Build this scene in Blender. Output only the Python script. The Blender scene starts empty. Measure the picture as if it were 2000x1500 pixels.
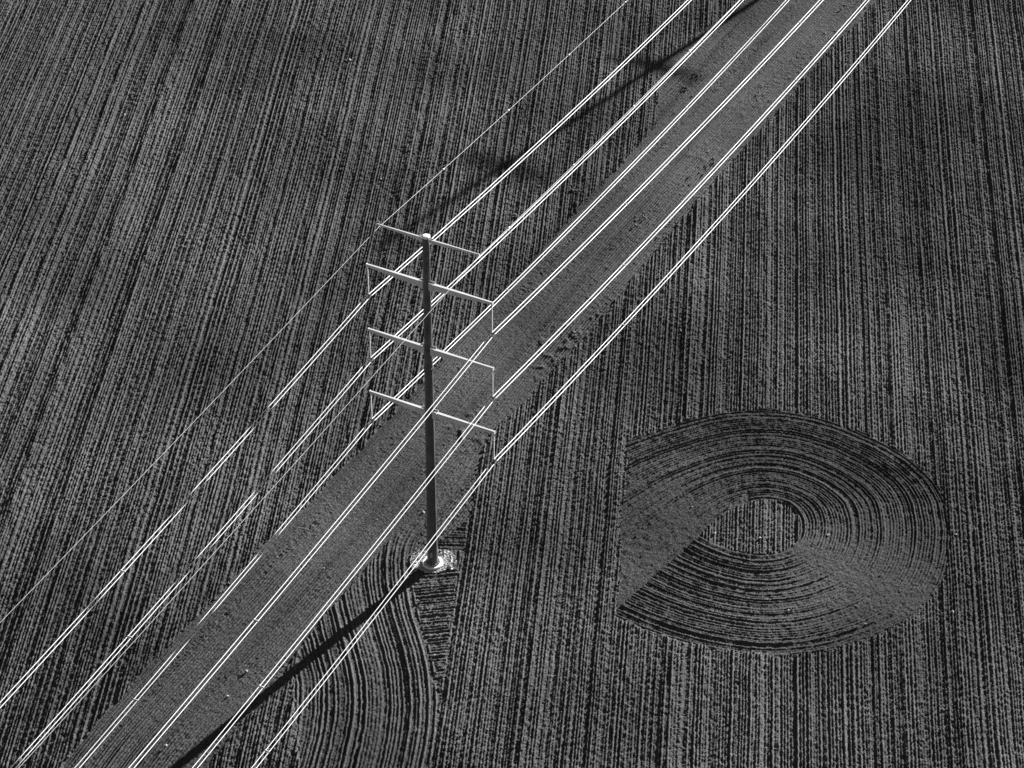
import bpy, bmesh, math, random
import numpy as np
from mathutils import Vector, Matrix

# ------------------------------------------------------------ camera, sky, sun, exposure
scene = bpy.context.scene
C = scene.collection
R = math.radians
PITCH, ROLL = 0.647754, 0.0022144
cam = bpy.data.objects.new('camera', bpy.data.cameras.new('camera'))
C.objects.link(cam)
f = Vector((0, math.cos(PITCH), -math.sin(PITCH)))
up0 = Vector((0, math.sin(PITCH), math.cos(PITCH)))
rt0 = Vector((1, 0, 0))
rt = math.cos(ROLL) * rt0 + math.sin(ROLL) * up0
up = -math.sin(ROLL) * rt0 + math.cos(ROLL) * up0
cam.matrix_world = Matrix(((rt.x, up.x, -f.x, 9.9718), (rt.y, up.y, -f.y, -260.2266),
                           (rt.z, up.z, -f.z, 225.5214), (0, 0, 0, 1)))
cam.data.sensor_width = 36
cam.data.lens = 5304.32 / 2000 * 36
cam.data.clip_start = 1
cam.data.clip_end = 20000
scene.camera = cam
scene.render.resolution_x, scene.render.resolution_y = 1024, 768

SUN_AZ, SUN_EL = R(39.2), R(13.5)          # clockwise from +Y, above the horizon
sdir = Vector((math.sin(SUN_AZ) * math.cos(SUN_EL), math.cos(SUN_AZ) * math.cos(SUN_EL), math.sin(SUN_EL)))
world = bpy.data.worlds.new('World')
scene.world = world
world.use_nodes = True
nt = world.node_tree
bg = nt.nodes['Background']
sky = nt.nodes.new('ShaderNodeTexSky')
sky.sky_type = 'NISHITA'
sky.sun_disc = False
sky.sun_elevation = SUN_EL
sky.air_density = .5                        # very clear air
sky.dust_density = .1
sky.sun_rotation = SUN_AZ
bw = nt.nodes.new('ShaderNodeSeparateColor')   # black and white through a red filter: blue skylight counts little
nt.links.new(sky.outputs[0], bw.inputs[0])
nt.links.new(bw.outputs[0], bg.inputs[0])
bg.inputs[1].default_value = 0.05
sun = bpy.data.objects.new('sun', bpy.data.lights.new('sun', 'SUN'))
C.objects.link(sun)
sun.data.energy = 5.0
sun.data.angle = R(0.42)
sun.data.color = (1, 1, 1)
sun.rotation_euler = sdir.to_track_quat('Z', 'Y').to_euler()
scene.view_settings.view_transform = 'Standard'
scene.view_settings.look = 'None'
scene.view_settings.gamma = 1
scene.view_settings.exposure = 2.2
scene.render.engine = 'CYCLES'

# ------------------------------------------------------------ materials
def nodes(m):
    m.use_nodes = True
    return m.node_tree, m.node_tree.nodes['Principled BSDF']

def mat_plain(name, v, rough=0.6, metal=0.0, spread=0.15, scale=3.0, bump=0.0):
    m = bpy.data.materials.new(name)
    t, b = nodes(m)
    g = t.nodes.new('ShaderNodeNewGeometry')
    n = t.nodes.new('ShaderNodeTexNoise')
    n.inputs['Scale'].default_value = scale
    n.inputs['Detail'].default_value = 5
    t.links.new(g.outputs['Position'], n.inputs['Vector'])
    r = t.nodes.new('ShaderNodeMapRange')
    r.inputs['From Min'].default_value = .3
    r.inputs['From Max'].default_value = .7
    r.inputs['To Min'].default_value = v * (1 - spread)
    r.inputs['To Max'].default_value = v * (1 + spread)
    t.links.new(n.outputs[0], r.inputs['Value'])
    t.links.new(r.outputs[0], b.inputs['Base Color'])
    b.inputs['Roughness'].default_value = rough
    b.inputs['Metallic'].default_value = metal
    if bump:
        bp = t.nodes.new('ShaderNodeBump')
        bp.inputs['Strength'].default_value = 1
        bp.inputs['Distance'].default_value = bump
        t.links.new(n.outputs[0], bp.inputs['Height'])
        t.links.new(bp.outputs[0], b.inputs['Normal'])
    return m

def mat_soil(name, v):
    """grey tilled earth: crumbs of a few centimetres (bump), drier and damper patches, pale straw flecks"""
    m = bpy.data.materials.new(name)
    t, b = nodes(m)
    L = t.links.new
    g = t.nodes.new('ShaderNodeNewGeometry')
    def noise(scale, detail):
        n = t.nodes.new('ShaderNodeTexNoise')
        n.inputs['Scale'].default_value = scale
        n.inputs['Detail'].default_value = detail
        L(g.outputs['Position'], n.inputs['Vector'])
        return n.outputs[0]
    def rng(src, a, b_, c, d):
        r = t.nodes.new('ShaderNodeMapRange')
        for k, x in zip(('From Min', 'From Max', 'To Min', 'To Max'), (a, b_, c, d)):
            r.inputs[k].default_value = x
        L(src, r.inputs['Value'])
        return r.outputs[0]
    def mul(a, b_):
        n = t.nodes.new('ShaderNodeMath')
        n.operation = 'MULTIPLY'
        L(a, n.inputs[0]); L(b_, n.inputs[1])
        return n.outputs[0]
    big = rng(noise(.035, 3), .35, .65, .70, 1.35)
    crumb = rng(noise(5.0, 4), .3, .7, .45, 1.55)
    fleck = rng(noise(7.0, 1), .74, .80, 1.0, 2.6)
    c = mul(mul(big, crumb), fleck)
    k = t.nodes.new('ShaderNodeMath'); k.operation = 'MULTIPLY'
    L(c, k.inputs[0]); k.inputs[1].default_value = v
    L(k.outputs[0], b.inputs['Base Color'])
    b.inputs['Roughness'].default_value = 1.0
    b.inputs['Specular IOR Level'].default_value = 0.0
    bp = t.nodes.new('ShaderNodeBump')
    bp.inputs['Strength'].default_value = 1
    bp.inputs['Distance'].default_value = .09
    L(noise(6.0, 5), bp.inputs['Height'])
    L(bp.outputs[0], b.inputs['Normal'])
    return m

M_SOIL = mat_soil('ploughed_soil', .062)
M_STRIP = mat_soil('harrowed_soil', .056)
M_LOOP = mat_soil('turned_soil', .050)
M_GRAVEL = mat_plain('pale_gravel', .36, .9, spread=.5, scale=6, bump=.04)
M_CONC = mat_plain('concrete', .62, .8, spread=.08, scale=2)
M_STEEL = mat_plain('weathered_dark_steel', .065, .45, metal=.0, spread=.35, scale=.9)
M_STEEL.node_tree.nodes['Principled BSDF'].inputs['Specular IOR Level'].default_value = .5
M_ARM = mat_plain('galvanised_steel', .50, .5, spread=.12, scale=.8)
M_CAP = mat_plain('bright_cap', .85, .45, spread=.05)
M_WIRE = mat_plain('aluminium_wire', .85, .5, spread=.03)
M_THIN = mat_plain('dull_wire', .55, .5, spread=.05)
M_DARK = mat_plain('dark_fitting', .12, .5, spread=.1)
M_INS = mat_plain('grey_insulator', .6, .35, spread=.05)
M_STONE = mat_plain('pale_stone', .28, .9, spread=.2, scale=5)
M_CLOD = mat_plain('soil_clod', .07, 1, spread=.3, scale=4)

# ------------------------------------------------------------ helpers
def prop(o, label=None, cat=None, group=None, kind=None):
    if label: o['label'] = label
    if cat: o['category'] = cat
    if group: o['group'] = group
    if kind: o['kind'] = kind
    return o

def link_bm(name, bm, mat, parent=None, smooth=False):
    me = bpy.data.meshes.new(name)
    bm.to_mesh(me); bm.free()
    me.materials.append(mat)
    if smooth:
        me.polygons.foreach_set('use_smooth', [True] * len(me.polygons))
    o = bpy.data.objects.new(name, me)
    C.objects.link(o)
    if parent: o.parent = parent
    return o

def empty(name, loc):
    o = bpy.data.objects.new(name, None)
    o.empty_display_size = 1
    o.location = loc
    C.objects.link(o)
    return o

def ring_loft(bm, rings, caps=True):
    """rings: list of lists of points, same count each"""
    vs = [[bm.verts.new(p) for p in r] for r in rings]
    n = len(vs[0])
    for a, b in zip(vs, vs[1:]):
        for i in range(n):
            bm.faces.new((a[i], a[(i + 1) % n], b[(i + 1) % n], b[i]))
    if caps:
        bm.faces.new(vs[0][::-1]); bm.faces.new(vs[-1])
    bmesh.ops.recalc_face_normals(bm, faces=bm.faces)
    return vs

def cyl(bm, z0, z1, r0, r1, n=16, cx=0, cy=0, ph=0):
    b2 = bmesh.new()
    ring = lambda r, z: [(cx + r * math.cos(ph + 2 * math.pi * i / n), cy + r * math.sin(ph + 2 * math.pi * i / n), z) for i in range(n)]
    ring_loft(b2, [ring(r0, z0), ring(r1, z1)])
    merge(bm, b2)

def merge(bm, b2):
    me = bpy.data.meshes.new('tmp')
    b2.to_mesh(me); b2.free()
    bm.from_mesh(me)
    bpy.data.meshes.remove(me)

def box(bm, c, ax, ay, az, sx, sy, sz):
    """box centred at c with half sizes along the given axes"""
    c, ax, ay, az = Vector(c), Vector(ax), Vector(ay), Vector(az)
    b2 = bmesh.new()
    P = lambda a, b: [c + ax * a * sx + ay * p * sy + az * b_ * sz for p, b_ in ((-1, -1), (1, -1), (1, 1), (-1, 1))]
    ring_loft(b2, [P(-1, 0), P(1, 0)])
    bmesh.ops.bevel(b2, geom=list(b2.edges), offset=min(sx, sy, sz) * .15, segments=1, affect='EDGES')
    merge(bm, b2)

def rod(bm, a, b, r, n=8, r2=None):
    a, b = Vector(a), Vector(b)
    d = (b - a).normalized()
    x = d.orthogonal().normalized(); y = d.cross(x)
    b2 = bmesh.new()
    rr = lambda c, q: [c + x * q * math.cos(2 * math.pi * i / n) + y * q * math.sin(2 * math.pi * i / n) for i in range(n)]
    ring_loft(b2, [rr(a, r), rr(b, r if r2 is None else r2)])
    merge(bm, b2)

# ------------------------------------------------------------ outlines of the tilled areas on the ground, in metres
STRIP_L = [(73.61, 175.55), (50.76, 136.16), (32.41, 104.31), (18.1, 78.04), (7.01, 57.27), (-2.7, 37.54), (-10.46, 22.5), (-16.59, 11.49), (-22.4, 2.1), (-26.34, -5.74), (-31.99, -15.43), (-38.09, -26.01), (-42.38, -35.3), (-46.88, -44.26)]
STRIP_R = [(91.72, 181.55), (81.14, 162.2), (70.99, 144.57), (59.99, 124.98), (50.25, 106.21), (41.26, 90.55), (29.38, 66.65), (21.85, 51.69), (18.27, 45.45), (14.21, 38.77), (10.75, 32.06), (6.55, 25.86), (0.61, 15.54), (-3.83, 7.72), (-6.91, 2.15), (-9.29, -2.49), (-12.61, -9.03), (-15.57, -15.29), (-19.23, -24.99), (-21.63, -27.78), (-24.89, -34.75), (-28.87, -44.21)]
HEAD_TRI = [(32.61, 103.39), (33.2, 115.5), (33.88, 123.88), (38.51, 129.85), (42.69, 136.63), (48.72, 143.94), (59.88, 163.98), (75.43, 175.55), (50.7, 135.3)]
C_GUIDE = [(9.28, 33.19), (6.89, 26.41), (5.59, 20.38), (3.63, 15.55), (1.36, 11.34), (-0.88, 8.04), (-2.31, 5.18), (-2.81, 2.37), (-2.84, -0.8), (-2.4, -4.7), (-1.69, -9.47), (-0.42, -14.13), (0.63, -18.7), (1.04, -23.16), (1.15, -27.53), (0.95, -31.81), (0.45, -36.0), (-0.36, -40.92), (-1.5, -45.71)]
C_LEFT = [(6.55, 25.86), (0.61, 15.54), (-3.83, 7.72), (-6.91, 2.15), (-9.29, -2.49), (-12.61, -9.03), (-15.57, -15.29), (-16.17, -20.55), (-15.53, -27.59), (-14.68, -36.05), (-14.06, -45.75)]
ROW_EDGE = [(6.55, 25.86), (5.39, 19.3), (4.57, 10.32), (3.82, 3.09), (3.16, -3.71), (2.38, -13.2), (1.59, -22.9), (1.15, -27.53)]
D1 = [(4.33, 8.46), (2.13, 6.21), (0.53, 4.38), (-0.74, 2.77), (3.89, 2.79)]
D2 = [(-0.74, 2.77), (3.89, 2.79), (3.31, -1.17), (-0.63, -1.19)]
D3 = [(-2.9, -1.0), (3.3, -0.98), (2.38, -13.2), (1.27, -25.1), (0.63, -18.7), (-0.42, -14.13), (-1.69, -9.47), (-2.4, -4.7)]
LOOP_TOP = [(23.07, -7.97), (23.92, 5.27), (25.56, 25.48), (32.39, 29.08), (38.78, 31.82), (45.06, 32.18), (51.21, 30.84), (57.09, 27.15), (62.69, 21.99), (66.3, 15.45), (66.43, 6.53), (65.0, -0.67), (62.48, -5.93), (58.96, -10.4), (54.1, -13.4), (48.22, -15.91), (42.54, -16.75), (36.98, -16.13), (31.45, -14.49), (25.91, -11.82), (22.82, -9.86)]
HOLE = [(34.11, 5.81), (36.2, 8.98), (39.22, 11.79), (42.45, 13.16), (45.54, 12.54), (47.03, 10.47), (47.28, 7.89), (46.84, 4.94), (45.23, 2.83), (41.63, 1.72), (38.18, 2.81), (35.92, 4.2)]
DIAG = [(34.11, 5.81), (31.51, 2.28), (28.42, -1.48), (25.38, -5.38), (22.92, -8.63)]
STONES = [(-68.95, 137.51), (-61.02, 113.04), (-54.23, 116.4), (-54.2, 114.81), (-51.46, 108.09), (-44.44, 109.21), (-43.04, 104.14), (-33.78, 115.85), (-16.63, 124.97), (-21.08, 125.28), (-25.48, 28.98), (14.11, 87.57), (26.94, 123.52), (-13.6, 98.69), (-11.86, 97.21), (-10.12, 89.33), (41.73, 5.03), (50.53, 5.87), (44.31, -8.66), (35.96, 6.12), (33.35, 11.46), (64.55, -9.25), (53.57, -11.17), (66.95, 5.92), (-7.43, 8.53), (-15.15, 8.4), (-13.7, -0.94), (-30.45, -32.16), (-23.88, -24.12), (-22.01, -19.94), (19.73, 97.04), (86.24, 133.76), (73.38, 130.34), (0.59, -17.16), (-1.46, 10.09)]
CLODS = [(19.56, 87.16), (19.18, 87.73), (19.87, 86.73), (40.27, 93.89), (39.65, 92.72), (40.86, 94.48), (38.96, 91.55), (37.34, 90.53), (36.04, 88.08), (36.87, 89.09), (38.16, 91.26), (29.09, 79.19), (28.25, 77.12), (30.01, 79.2), (40.11, 120.33), (39.74, 121.14), (38.62, 115.52), (37.01, 116.31), (37.7, 116.79), (35.74, 115.51), (17.08, 100.46), (12.3, 104.53), (19.3, 46.78), (20.74, 47.39), (21.47, 47.64), (18.98, 49.22), (29.4, 48.03), (28.51, 47.42), (27.9, 42.6), (12.43, 36.66), (12.07, 33.78), (14.2, 37.25), (13.11, 32.06), (29.52, 42.01), (39.58, 43.84), (40.65, 43.85), (39.73, 45.04), (28.0, 49.25), (33.87, 51.12), (35.75, 48.42), (73.55, 130.34), (87.04, 139.76), (87.24, 138.03), (65.06, 143.14), (86.13, 132.92), (75.55, 115.2), (29.82, 99.47), (10.3, 79.81), (14.06, 68.97), (28.61, 76.44)]

# ------------------------------------------------------------ the tilled ground, as a real relief
rng = np.random.default_rng(7)

def vnoise(X, Y, scale, seed, scale_y=None):
    """smooth value noise in 0..1"""
    r = np.random.default_rng(seed)
    T = r.random((512, 512)).astype(np.float32)
    u = X / scale + 1000.37; v = Y / (scale_y or scale) + 1000.71
    i = np.floor(u).astype(np.int32); j = np.floor(v).astype(np.int32)
    a = (u - i).astype(np.float32); b = (v - j).astype(np.float32)
    a = a * a * (3 - 2 * a); b = b * b * (3 - 2 * b)
    i0 = i & 511; i1 = (i + 1) & 511; j0 = j & 511; j1 = (j + 1) & 511
    return (T[i0, j0] * (1 - a) + T[i1, j0] * a) * (1 - b) + (T[i0, j1] * (1 - a) + T[i1, j1] * a) * b

def profile(seed, pitch, amp, width, period=14, rand=.5, jit=.18, span=170.0, broad=.02):
    """height of a row of ridges against the distance across them: a tool's own pattern repeats every
    `period` ridges, the rest is chance"""
    r = np.random.default_rng(seed)
    t = np.arange(-span, span, .02)
    n = int(2 * span / pitch)
    pat_a = r.random(period) ** 1.3; pat_o = r.normal(0, 1, period); pat_w = r.random(period)
    h = np.zeros_like(t)
    for k in range(n):
        kk = k % period
        a = amp * (.25 + 1.0 * ((1 - rand) * pat_a[kk] + rand * r.random() ** 1.3))
        tk = -span + k * pitch + jit * pitch * (.7 * pat_o[kk] + .5 * r.normal())
        w = width * (.65 + .8 * (.5 * pat_w[kk] + .5 * r.random()))
        lo = max(0, int((tk - 3.5 * w + span) / .02)); hi = min(len(t), int((tk + 3.5 * w + span) / .02))
        h[lo:hi] += a * np.exp(-((t[lo:hi] - tk) / w) ** 2)
    for s in (1.3, 3.1):
        k = np.arange(-span, span + s, s)
        h += np.interp(t, k, r.normal(0, broad, len(k)))
    return t, h.astype(np.float32)

def prof(P, u):
    return np.interp(u, P[0], P[1]).astype(np.float32)

def chaikin(P, n=3):
    P = np.array(P, float)
    for _ in range(n):
        q = np.empty((2 * (len(P) - 1), 2))
        q[0::2] = .75 * P[:-1] + .25 * P[1:]; q[1::2] = .25 * P[:-1] + .75 * P[1:]
        P = np.vstack([P[:1], q, P[-1:]])
    return P

def sdist(X, Y, P):
    """signed distance to a polyline, positive to the right of its direction"""
    best = np.full(X.shape, 1e9, np.float32); sg = np.ones(X.shape, np.float32)
    for (x0, y0), (x1, y1) in zip(P[:-1], P[1:]):
        dx, dy = x1 - x0, y1 - y0
        L = dx * dx + dy * dy
        if L < 1e-8: continue
        t = np.clip(((X - x0) * dx + (Y - y0) * dy) / L, 0, 1)
        ex = X - x0 - t * dx; ey = Y - y0 - t * dy
        d = ex * ex + ey * ey
        m = d < best
        best[m] = d[m]
        sg[m] = np.sign(ex * dy - ey * dx)[m]
    return np.sqrt(best) * sg

def inside(X, Y, P):
    c = np.zeros(X.shape, bool)
    n = len(P)
    for i in range(n):
        x0, y0 = P[i]; x1, y1 = P[(i + 1) % n]
        if y0 == y1: continue
        c ^= ((y0 > Y) != (y1 > Y)) & (X < (x1 - x0) * (Y - y0) / (y1 - y0) + x0)
    return c

X0, X1, Y0, Y1 = -92.0, 112.0, -50.0, 166.0
DX, DY = .105, .13
gx = np.arange(X0, X1 + DX / 2, DX); gy = np.arange(Y0, Y1 + DY / 2, DY)
NX, NY = len(gx), len(gy)
X, Y = np.meshgrid(gx, gy)
X = X.astype(np.float64); Y = Y.astype(np.float64)

# hand wobble of every border
WX = X + .5 * (vnoise(X, Y, .6, 1) - .5) + .5 * (vnoise(X, Y, 2.5, 2) - .5)
WY = Y + .5 * (vnoise(X, Y, .6, 3) - .5) + .5 * (vnoise(X, Y, 2.5, 4) - .5)

clod1 = vnoise(X, Y, .42, 11) - .5
clod2 = vnoise(X, Y, .21, 12) - .5
clod3 = rng.random(X.shape).astype(np.float32) - .5
rough = vnoise(X, Y, 7.0, 13) * .6 + vnoise(X, Y, 2.2, 14) * .4
grain = lambda a: a * (.55 * clod1 + .75 * clod2 + .55 * clod3)

# rows of the field: one bearing, 4.7 degrees east of +Y
RHO = 0.08192
T = X * math.cos(RHO) - Y * math.sin(RHO)
S = X * math.sin(RHO) + Y * math.cos(RHO)
T = T + .35 * (vnoise(X, Y, 40, 21) - .5) + .10 * (vnoise(T, S, 6, 22, 9) - .5) + .05 * (vnoise(T, S, .8, 23, 3.0) - .5)
P_MAIN = profile(31, .38, .23, .085, period=17, rand=.6, jit=.26, broad=.05)
P_FINE = profile(32, .21, .07, .055, period=22, rand=.6, broad=0)
mod = .65 + .7 * vnoise(T, S, .45, 24, 2.6)
H = prof(P_MAIN, T) * mod + prof(P_FINE, T) * (1.3 - .6 * mod) + grain(.15) * (.6 + .8 * rough)
zone = np.zeros(X.shape, np.uint8)
row_h = H.copy()

# the diagonal harrowed strip
SL = chaikin(STRIP_L); SR = chaikin(STRIP_R)
poly = list(map(tuple, STRIP_L)) + list(map(tuple, STRIP_R[::-1]))
m_strip = inside(WX, WY, poly) | inside(WX, WY, HEAD_TRI)
dl = sdist(X, Y, SL)
P_STRIP = profile(41, .42, .32, .10, period=18, rand=.25, jit=.08, broad=.02)
dls = dl + .06 * (vnoise(X, Y, 1.1, 42) - .5) + .2 * (vnoise(X, Y, 9, 43) - .5)
band = np.interp(dls, np.arange(-40, 40, 1.7), np.random.default_rng(5).random(48)).astype(np.float32)
fade = np.clip((vnoise(X, Y, 14, 44) - .15) * 2.4, .35, 1)
hs = prof(P_STRIP, dls) * (1.25 - .85 * band) * fade + grain(.09) * (.5 + .9 * band * rough * 2.0)
H = np.where(m_strip, hs - .02, H); zone[m_strip] = 1

# curved headland rows left of and below the tower
CG = chaikin(C_GUIDE)
polyc = list(map(tuple, C_LEFT)) + list(map(tuple, C_GUIDE[::-1]))
m_c = inside(WX, WY, polyc)
sub = np.where(m_c)
dc = sdist(X[sub], Y[sub], CG)
tc = dc + .10 * (vnoise(X[sub], Y[sub], 1.5, 52) - .5) + .2 * (vnoise(X[sub], Y[sub], 7, 53) - .5)
P_C = profile(51, .50, .21, .115, period=9, rand=.5, broad=.03)
amp_c = np.clip(.35 + (10 - Y[sub]) / 14, .3, 1.0)
H[sub] = (prof(P_C, tc) * (.7 + .5 * vnoise(X[sub], Y[sub], .8, 54)) + prof(P_FINE, tc)) * amp_c + grain(.085)[sub]
zone[sub] = 2

# smooth triangle behind the tower, then short rows running across
edge = list(map(tuple, ROW_EDGE)); guide = [tuple(p) for p in C_GUIDE if -29 < p[1] < 27]
m_t = inside(WX, WY, edge + guide[::-1]) & ~m_c
H = np.where(m_t, prof(P_STRIP, dls) * .6 + grain(.15), H); zone[m_t] = 2
P_D = profile(61, .46, .20, .11, period=8, rand=.6, broad=.02)
for poly_, ang, base in ((D1, -1.0, 0), (D3, 9.0, 40)):
    md = inside(WX, WY, poly_)
    a = R(ang)
    td = Y * math.cos(a) - X * math.sin(a) + .15 * (vnoise(X, Y, 2, 62) - .5) + base
    H = np.where(md, prof(P_D, td) * (.6 + .7 * vnoise(X, Y, .9, 63)) + grain(.12), H); zone[md] = 2
md = inside(WX, WY, D2)
td = np.hypot(X + 2.0, (Y - 1.0) * .6) + 80
H = np.where(md, prof(P_D, td) * .8 + grain(.11), H); zone[md] = 2

# the turning loop
LT = chaikin(LOOP_TOP, 2); HO = np.vstack([chaikin(HOLE + HOLE[:1], 2)])
m_loop = inside(WX, WY, LOOP_TOP) & ~inside(X + .3 * (WX - X), Y + .3 * (WY - Y), HO)
sub = np.where(m_loop)
xs, ys = X[sub], Y[sub]
OUT1 = chaikin([(-6, -6), (6, 9), (16, 19)] + LOOP_TOP[2:16], 2)
OUT2 = chaikin(LOOP_TOP[7:] + [(14, -4)], 2)
dout1 = np.abs(sdist(xs, ys, OUT1)); dout2 = np.abs(sdist(xs, ys, OUT2))
below = sdist(xs, ys, [(36.5, 9.0)] + DIAG + [(15, -18)]) < 0       # lower-right side of the diagonal
xs0 = xs < 40
second = below & (ys < 5.8 + 0 * xs)
din_h = np.abs(sdist(xs, ys, HO))
din_1 = np.minimum(din_h, np.abs(sdist(xs, ys, DIAG + [(15, -18)])))
u1 = din_1 / (din_1 + dout1 + 1e-6) * 19.0
u2 = din_h / (din_h + dout2 + 1e-6) * 19.0
P_L1 = profile(71, .40, .18, .095, period=11, rand=.6, broad=.02, span=30)
P_L2 = profile(72, .46, .22, .11, period=8, rand=.6, broad=.02, span=30)
wob = .12 * (vnoise(xs, ys, 2.0, 73) - .5) + .25 * (vnoise(xs, ys, 9, 74) - .5)
# the first pass is shallow at the left, deep on the right-hand bend; the second is deep at the left and runs out
ang = np.degrees(np.arctan2(ys - 7.0, xs - 43.0))
a1 = np.interp(ang, [-180, -60, -30, -5, 25, 60, 100, 135, 180], [1.9, .75, .8, 1.0, 1.1, 1.1, 1.1, 1.5, 1.9])
a2 = np.interp(ang, [-180, -130, -100, -75, -50, -25, 0], [1.0, 1.0, .95, .9, .7, .4, 0])
h1 = prof(P_L1, u1 + wob) * a1
h2 = prof(P_L2, u2 + wob) * a2
hh = np.where(xs < 41, np.where(below, h2, h1), np.where(ys < 5.0, np.maximum(h1 * np.clip((ang + 75) / 30, 0, 1), h2), h1))
H[sub] = hh * (.6 + .7 * vnoise(xs, ys, .8, 75)) + grain(.085)[sub]
zone[sub] = 3

# broken, cloddy ground along the ends of the rows
dr = sdist(X, Y, SR)
lump = np.clip(vnoise(X, Y, .9, 81) - .62, 0, 1) * np.clip(vnoise(X, Y, 6, 82) * 2 - .7, 0, 1)
near = np.exp(-(np.abs(dr - 2.5) / 3.5) ** 2) * (Y > 20) + .25 * np.exp(-(np.abs(dl + 1.0) / 2.0) ** 2)
H = H + lump * near * .7
# ground around the mast foot is trodden flat
rr = np.hypot(X, Y)
flat = np.clip((rr - 1.5) / 1.0, 0, 1)
H = H * flat + (1 - flat) * .02
# gentle rise and fall of the land, level again at the rim; edge slopes added for shade
land = .3 * (vnoise(X, Y, 45, 91) - .5) + .10 * (vnoise(X, Y, 18, 92) - .5)
rim = np.clip(np.minimum(np.minimum(X - X0, X1 - X), np.minimum(Y - Y0, Y1 - Y)) / 6.0, 0, 1)
land *= np.clip(rr / 15, 0, 1)
land += .0011 * np.clip(X - 72, 0, 60) ** 2 - .0009 * np.clip(-(X * .63 + Y * .775) - 22, 0, 60) ** 2  # made-up slopes facing away from the sun, standing in for lens edge darkening
H = (H * rim + land).astype(np.float32)

def ground_z(x, y):
    i = int(round((x - X0) / DX)); j = int(round((y - Y0) / DY))
    return float(H[min(max(j, 0), NY - 1), min(max(i, 0), NX - 1)])

idx = np.arange(NX * NY, dtype=np.int64).reshape(NY, NX)
quad = np.stack([idx[:-1, :-1], idx[:-1, 1:], idx[1:, 1:], idx[1:, :-1]], -1).reshape(-1, 4)
fz = zone[:-1, :-1].reshape(-1)
V = np.stack([X, Y, H], -1).reshape(-1, 3)

def zone_mesh(name, z, mat):
    q = quad[fz == z]
    used, inv = np.unique(q, return_inverse=True)
    me = bpy.data.meshes.new(name)
    me.vertices.add(len(used)); me.vertices.foreach_set('co', V[used].astype(np.float32).ravel())
    me.loops.add(q.size); me.loops.foreach_set('vertex_index', inv.astype(np.int32).ravel())
    me.polygons.add(len(q))
    me.polygons.foreach_set('loop_start', np.arange(0, q.size, 4, dtype=np.int32))
    me.polygons.foreach_set('loop_total', np.full(len(q), 4, np.int32))
    me.polygons.foreach_set('use_smooth', np.ones(len(q), bool))
    me.materials.append(mat)
    me.update(); me.validate()
    o = bpy.data.objects.new(name, me)
    C.objects.link(o)
    return prop(o, kind='structure')

zone_mesh('field', 0, M_SOIL)
zone_mesh('harrowed_strip', 1, M_STRIP)
zone_mesh('curved_headland', 2, M_SOIL)
zone_mesh('turning_loop', 3, M_LOOP)
# the land beyond, out to the horizon
bm = bmesh.new()
far = 9000
rim_i = [(j, i) for j, i in [(0, i) for i in range(0, NX, 8)] + [(j, NX - 1) for j in range(0, NY, 8)] +
         [(NY - 1, i) for i in range(NX - 1, -1, -8)] + [(j, 0) for j in range(NY - 1, 0, -8)]]
cx_, cy_ = (X0 + X1) / 2, (Y0 + Y1) / 2
inner = [bm.verts.new((X[q], Y[q], H[q] - .02)) for q in rim_i]
for d_ in (25, 120, 900, far):
    outer = []
    for q in rim_i:
        v = Vector((X[q] - cx_, Y[q] - cy_))
        v = v * (1 + d_ / v.length)
        outer.append(bm.verts.new((cx_ + v.x, cy_ + v.y, H[q] * (1 - min(1, d_ / 110)))))
    n_ = len(outer)
    for i in range(n_):
        bm.faces.new((inner[i], outer[i], outer[(i + 1) % n_], inner[(i + 1) % n_]))
    inner = outer
bmesh.ops.recalc_face_normals(bm, faces=bm.faces)
prop(link_bm('ground', bm, M_SOIL), kind='structure')

# ------------------------------------------------------------ towers
AL = -0.482783                                # bearing of the arms
LINE = 1.0875                                 # bearing of the line
AX = Vector((math.cos(AL), math.sin(AL), 0))
LX = Vector((math.cos(LINE), math.sin(LINE), 0))
UZ = Vector((0, 0, 1))
NX_ = Vector((-AX.y, AX.x, 0))
ARM_H = [49.714, 43.520, 34.094, 24.633]
ARM_L = [6.684, 8.420, 8.470, 8.624]
ASYM = .288
INS = 4.68
TOP, R_BASE, R_TOP = 50.0, .70, .43
rad = lambda z: R_BASE + (R_TOP - R_BASE) * z / TOP

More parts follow.
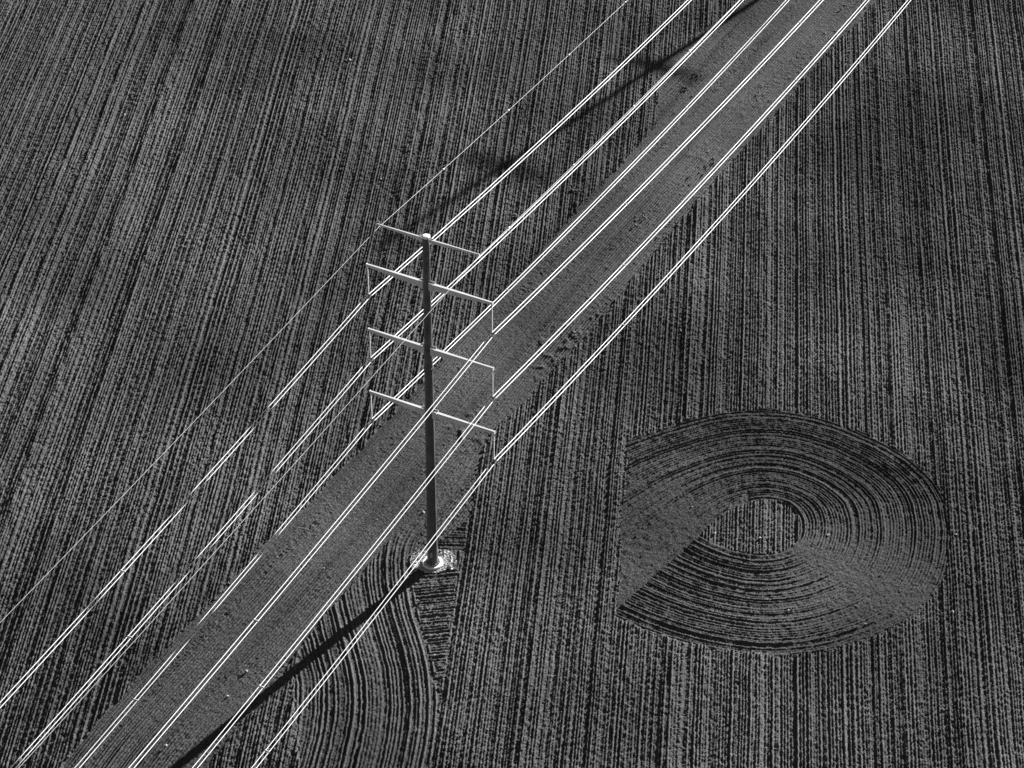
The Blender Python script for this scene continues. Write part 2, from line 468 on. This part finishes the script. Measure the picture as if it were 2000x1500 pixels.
def make_tower():
    root = empty('transmission_tower', (0, 0, 0))
    # footing
    bm = bmesh.new()
    n = 40
    ring = lambda r, z: [(r * math.cos(2 * math.pi * i / n), r * math.sin(2 * math.pi * i / n), z) for i in range(n)]
    ring_loft(bm, [ring(1.30, -.4), ring(1.30, .36), ring(1.26, .40)])
    link_bm('footing', bm, M_CONC, root)
    bm = bmesh.new()
    cyl(bm, .40, .50, .93, .93, 24)
    base = link_bm('base_plate', bm, M_DARK, root)
    for k in range(12):
        bm = bmesh.new()
        t = 2 * math.pi * k / 12
        cyl(bm, .50, .66, .045, .045, 8, .84 * math.cos(t), .84 * math.sin(t))
        link_bm('anchor_bolt', bm, M_ARM, base)
    # shaft: twelve-sided tapering sections that slip over each other
    def section(z0, z1, grow, nm='shaft_section'):
        bm = bmesh.new()
        ph = math.radians(-7)
        N = 12
        rg = lambda r, z: [(r * math.cos(ph + 2 * math.pi * i / N), r * math.sin(ph + 2 * math.pi * i / N), z) for i in range(N)]
        ring_loft(bm, [rg(rad(z0) + grow, z0), rg(rad(z1) + grow, z1)])
        return link_bm(nm, bm, M_STEEL, root)
    section(.50, 13.2, 0)
    section(13.2, 31.0, .012)
    section(31.0, 49.9, 0)
    for z in (31.0,):                          # bolted flange
        bm = bmesh.new()
        cyl(bm, z - .10, z + .10, rad(z) + .10, rad(z) + .10, 24)
        fl = link_bm('flange', bm, M_STEEL, root)
        for k in range(14):
            bm = bmesh.new()
            t = 2 * math.pi * k / 14
            rr_ = rad(z) + .06
            cyl(bm, z + .10, z + .2, .03, .03, 6, rr_ * math.cos(t), rr_ * math.sin(t))
            link_bm('bolt', bm, M_ARM, fl)
    bm = bmesh.new()                           # domed cap
    rg = lambda r, z: [(r * math.cos(2 * math.pi * i / 24), r * math.sin(2 * math.pi * i / 24), z) for i in range(24)]
    ring_loft(bm, [rg(R_TOP + .05, 49.86), rg(R_TOP + .05, 50.0), rg(R_TOP * .8, 50.07), rg(R_TOP * .3, 50.1)])
    link_bm('cap', bm, M_CAP, root)
    # climbing step lugs in two lines up the near side
    for side in (-.36, .36):
        z = 3.2
        while z < 47:
            bm = bmesh.new()
            a = -math.pi / 2 + side
            rr_ = rad(z) * .985
            c = Vector((rr_ * math.cos(a), rr_ * math.sin(a), z))
            d = Vector((math.cos(a), math.sin(a), 0))
            box(bm, c + d * .03, d, UZ.cross(d), UZ, .04, .055, .055)
            link_bm('climbing_lug', bm, M_DARK, root)
            z += 1.05
    bm = bmesh.new()                           # small number bracket low on the shaft
    for dx in (-.30, -.09):
        a = math.radians(-90) + dx
        d = Vector((math.cos(a), math.sin(a), 0))
        box(bm, Vector((rad(2) * .99 * d.x, rad(2) * .99 * d.y, 2.0)) + d * .015, d, UZ.cross(d), UZ, .02, .03, .38)
    box(bm, Vector((-.14, -rad(2) * .98 - .03, 2.38)), Vector((1, .15, 0)).normalized(), Vector((-.15, 1, 0)).normalized(), UZ, .10, .02, .04)
    link_bm('number_bracket', bm, M_THIN, root)

    for lv, (h, L) in enumerate(zip(ARM_H, ARM_L)):
        for sd in (-1, 1):
            D = AX * sd
            W = UZ.cross(D)
            Lr = L + sd * ASYM
            r0 = rad(h) * .97
            d0, d1 = (.46, .20) if lv == 0 else (.86, .34)
            w0, w1 = (.13, .07) if lv == 0 else (.25, .13)
            bm = bmesh.new()
            def sec(s, d, w):
                c = D * s + UZ * h
                k = .25
                return [c + W * a * w + UZ * (-b_ * d) for a, b_ in ((-1 + k, 0), (1 - k, 0), (1, .08), (1, .92), (1 - k, 1), (-1 + k, 1), (-1, .92), (-1, .08))]
            ring_loft(bm, [sec(r0 + .32, d0, w0), sec(Lr * .55, d0 * .55 + d1 * .45, w0 * .5 + w1 * .5), sec(Lr, d1, w1)])
            arm = link_bm('crossarm', bm, M_ARM, root)
            bm = bmesh.new()                   # bracket: two cheek plates clasping a lug on the shaft
            for q in (-1, 1):
                box(bm, D * (r0 + .22) + W * q * (w0 + .045) + UZ * (h - d0 * .45), D, W, UZ, .30, .025, d0 * .62)
            box(bm, D * (r0 + .12) + UZ * (h - d0 * .45), D, W, UZ, .17, w0 * .8, d0 * .45)
            br = link_bm('mounting_bracket', bm, M_ARM, arm)
            bm = bmesh.new()
            for zz in (.1, -.25, -.6):
                rod(bm, D * (r0 + .30) + W * (w0 + .11) + UZ * (h + zz * d0 - .05), D * (r0 + .30) - W * (w0 + .11) + UZ * (h + zz * d0 - .05), .035)
            link_bm('bracket_bolts', bm, M_THIN, br)
            bm = bmesh.new()
            box(bm, D * (Lr + .015) + UZ * (h - d1 * .5), D, W, UZ, .03, w1 * 1.25, d1 * .62)
            link_bm('end_plate', bm, M_ARM, arm)
            tip = D * (Lr - .10) + UZ * (h - d1)
            if lv == 0:
                bm = bmesh.new()
                rod(bm, tip + UZ * .05, tip - UZ * .18, .05)
                box(bm, tip - UZ * .22, LX, W, UZ, .22, .05, .05)
                link_bm('ground_wire_clamp', bm, M_THIN, arm)
                bm = bmesh.new()
                rod(bm, D * (Lr - .16) + UZ * h, D * (Lr - .16) + UZ * (h + .45), .04)
                link_bm('tip_peg', bm, M_THIN, arm)
                continue
            bot = h - INS
            bm = bmesh.new()
            rod(bm, tip + UZ * .05, tip - UZ * .42, .035)
            rod(bm, tip - UZ * .42, Vector((tip.x, tip.y, bot + .34)), .055)
            z = tip.z - .5
            k = 0
            while z > bot + .5:
                cyl(bm, z - .03, z + .02, .095 if k % 2 else .078, .06, 10, tip.x, tip.y)
                z -= .12; k += 1
            ins = link_bm('insulator', bm, M_INS, root)
            bm = bmesh.new()                   # yoke plate and two clamps
            c = Vector((tip.x, tip.y, bot + .20))
            box(bm, c, D, W, UZ, .27, .02, .10)
            rod(bm, c + UZ * .05, c + UZ * .20, .04)
            for q in (-1, 1):
                rod(bm, c + D * q * .23, c + D * q * .23 - UZ * .18, .03)
                box(bm, c + D * q * .23 - UZ * .19, LX, W.cross(LX) if abs(W.dot(LX)) < .5 else AX, UZ, .30, .055, .05)
            link_bm('yoke', bm, M_DARK, ins)
    return root

SPAN_A, SPAN_B = 262.0, 320.0
PA = LX * SPAN_A
PB = -LX * SPAN_B
tower = make_tower()
GRP_T = 'steel pole towers of the power line'
prop(tower, 'tall dark steel pole tower with eight pale arms standing on a round concrete footing', 'power pylon', GRP_T)

def copy_tree(o, parent=None):
    c = o.copy(); C.objects.link(c); c.parent = parent
    for ch in list(o.children):
        copy_tree(ch, c)
    return c
for loc, lab in ((PA, 'next steel pole tower beyond the far edge of the field, casting the long blurred shadow'),
                 (PB, 'steel pole tower behind the viewer at the near end of the wires')):
    t = copy_tree(tower)
    t.location = loc
    t['label'] = lab

# ------------------------------------------------------------ wires
A_UP, B_UP = None, None
def drop(s, kind):
    """height of a wire against the distance s along the line from the middle tower"""
    if kind == 'phase':
        return (-.0839 * s + .0839 / SPAN_A * s * s) if s >= 0 else (.0731 * s + .0731 / SPAN_B * s * s)
    return (-.0561 * s + .0561 / SPAN_A * s * s) if s >= 0 else (.0455 * s + .0455 / SPAN_B * s * s)

def wire_bm(off, kind, r, n=6):
    bm = bmesh.new()
    ss = list(np.linspace(-SPAN_B, 0, 61)) + list(np.linspace(0, SPAN_A, 61))[1:]
    rings = []
    for s in ss:
        c = off + LX * s + UZ * drop(s, kind)
        ds = .5
        d = (LX * ds + UZ * (drop(s + .25, kind) - drop(s - .25, kind))).normalized()
        x = d.cross(UZ).normalized(); y = x.cross(d)
        rings.append([c + x * r * math.cos(2 * math.pi * i / n) + y * r * math.sin(2 * math.pi * i / n) for i in range(n)])
    ring_loft(bm, rings)
    return bm

R_COND, R_GND = .044, .020
UPS = [36, 93, 150, 206]
DNS = [-52, -107, -162, -217, -270]
rank = {1: 'top', 2: 'upper', 3: 'middle', 4: 'lowest'}
for lv in (1, 2, 3):
    for sd in (-1, 1):
        D = AX * sd
        Lr = ARM_L[lv] + sd * ASYM - .10
        p = D * Lr + UZ * (ARM_H[lv] - INS)
        root = empty('conductor_pair', p)
        side = 'left' if sd < 0 else 'right'
        prop(root, 'twin bright power wires under the %s of the three long %s arms' % (
            {1: 'highest', 2: 'middle', 3: 'lowest'}[lv], side), 'power lines', 'twin power wires')
        for q in (-1, 1):
            w = link_bm('wire', wire_bm(D * q * .23, 'phase', R_COND), M_WIRE, root, smooth=True)
        for s in UPS + DNS:
            s2 = s + (hash((lv, sd)) % 3) * .0
            bm = bmesh.new()
            c = LX * s2 + UZ * drop(s2, 'phase')
            box(bm, c, D, LX, UZ, .25, .035, .035)
            for q in (-1, 1):
                box(bm, c + D * q * .23, LX, D, UZ, .09, .065, .065)
            link_bm('spacer', bm, M_INS, root)
for sd in (-1, 1):
    D = AX * sd
    p = D * (ARM_L[0] + sd * ASYM - .10) + UZ * (ARM_H[0] - .44)
    root = empty('ground_wire', p)
    prop(root, 'thin single ground wire from the tip of the short top arm on the %s' % ('left' if sd < 0 else 'right'),
         'ground wire', 'thin ground wires along the top')
    link_bm('wire', wire_bm(Vector((0, 0, 0)), 'ground', R_GND), M_THIN, root, smooth=True)
    s = 15.5 if sd < 0 else 7.5
    while s < SPAN_A - 5:
        bm = bmesh.new()
        c = UZ * drop(s, 'ground') + LX * s
        d = (LX + UZ * (drop(s + .5, 'ground') - drop(s - .5, 'ground'))).normalized()
        rod(bm, c - d * .20, c, .05, 8, .12)
        rod(bm, c, c + d * .20, .12, 8, .05)
        link_bm('bird_diverter', bm, M_WIRE, root)
        s += 16.8

# ------------------------------------------------------------ pale gravel round the footing
def rough_patch():
    n, m = 72, 14
    bm = bmesh.new()
    r_ = np.random.default_rng(3)
    kn = np.concatenate([r_.random(19) , [0]]); kn[-1] = kn[0]
    vs = []
    for i in range(n):
        a = 2 * math.pi * i / n
        k = np.interp(i / n * 19, range(20), kn)
        ca, sa = math.cos(a), math.sin(a)
        # wide to the right, the left and behind, almost nothing in front
        R0 = 1.5 + (1.1 * max(0, ca) + 1.0 * max(0, -ca) + .75 * max(0, sa)) * (1 if sa > -.45 else .25)
        R1 = R0 + .75 * (k - .5) + .18 * r_.normal()
        row = []
        for j in range(m):
            r0 = 1.28 + (max(R1, 1.4) - 1.28) * j / (m - 1)
            x, y = r0 * ca, r0 * sa
            z = ground_z(x, y) + .06 + .05 * r_.random() - (.10 if j == m - 1 else 0)
            row.append(bm.verts.new((x, y, z)))
        vs.append(row)
    for i in range(n):
        for j in range(m - 1):
            bm.faces.new((vs[i][j], vs[i][j + 1], vs[(i + 1) % n][j + 1], vs[(i + 1) % n][j]))
    # loose straws and stones lying on it and around its rim
    for _ in range(520):
        a = r_.random() * 2 * math.pi
        ca, sa = math.cos(a), math.sin(a)
        R0 = 1.5 + (1.1 * max(0, ca) + 1.0 * max(0, -ca) + .75 * max(0, sa)) * (1 if sa > -.45 else .2)
        r0 = 1.32 + (R0 - 1.0) * r_.random() ** .7
        x, y = r0 * ca, r0 * sa
        b_ = r_.random() * math.pi
        box(bm, (x, y, ground_z(x, y) + .12), (math.cos(b_), math.sin(b_), .1), (-math.sin(b_), math.cos(b_), 0), (0, 0, 1),
            .05 + .16 * r_.random() ** 2, .025 + .03 * r_.random(), .025 + .03 * r_.random())
    return bm
o = link_bm('gravel', rough_patch(), M_GRAVEL)
prop(o, 'pale gravel and straw spread around the round concrete footing', 'gravel', kind='stuff')

# ------------------------------------------------------------ stones and clods
def lump_bm(seed, r, flat=.7, sub=2):
    bm = bmesh.new()
    bmesh.ops.create_icosphere(bm, subdivisions=sub, radius=r)
    rr_ = random.Random(seed)
    ph = [rr_.uniform(0, 6.28) for _ in range(6)]
    for v in bm.verts:
        n_ = v.co.normalized()
        k = 1 + .22 * math.sin(3 * n_.x + ph[0]) * math.cos(4 * n_.y + ph[1]) + .18 * math.sin(5 * n_.z + ph[2] + 3 * n_.x) + rr_.uniform(-.08, .08)
        v.co = v.co * k
        v.co.z *= flat
    return bm
rs = random.Random(4)
protos = []
for k in range(5):
    o = link_bm('stone', lump_bm(k, .17), M_STONE)
    protos.append(o)
for k, (x, y) in enumerate(STONES):
    o = protos[k] if k < 5 else protos[k % 5].copy()
    if k >= 5: C.objects.link(o)
    s = rs.uniform(.6, 1.25)
    o.scale = (s * rs.uniform(.8, 1.3), s, s * rs.uniform(.7, 1))
    o.rotation_euler = (0, 0, rs.uniform(0, 6.28))
    o.location = (x, y, ground_z(x, y) + .08)
    prop(o, 'small pale stone lying loose on the tilled soil', 'stone', 'pale stones scattered over the field')

bm = bmesh.new()
for k, (x, y) in enumerate(CLODS):
    for j in range(rs.randint(1, 3)):
        xx, yy = x + rs.gauss(0, .45), y + rs.gauss(0, .45)
        b2 = lump_bm(100 + k * 7 + j, rs.uniform(.09, .2), .8, 2)
        bmesh.ops.translate(b2, verts=b2.verts, vec=(xx, yy, ground_z(xx, yy) + .06))
        merge(bm, b2)
nrs = np.random.default_rng(9)
for _ in range(900):
    i = nrs.integers(0, len(STRIP_R) - 6)
    t = nrs.random()
    x = STRIP_R[i][0] * (1 - t) + STRIP_R[i + 1][0] * t + nrs.normal(1.6, 2.2)
    y = STRIP_R[i][1] * (1 - t) + STRIP_R[i + 1][1] * t + nrs.normal(0, 1.5)
    if not (X0 + 8 < x < X1 - 8 and 22 < y < Y1 - 8) or vnoise(np.array([x]), np.array([y]), 5, 82)[0] < .5: continue
    b2 = lump_bm(int(_), float(nrs.uniform(.05, .15)), .8, 1)
    bmesh.ops.translate(b2, verts=b2.verts, vec=(x, y, ground_z(x, y) + .03))
    merge(bm, b2)
o = link_bm('soil_clods', bm, M_CLOD)
prop(o, 'dark clods of earth strewn where the field rows meet the harrowed strip', 'clods', kind='stuff')
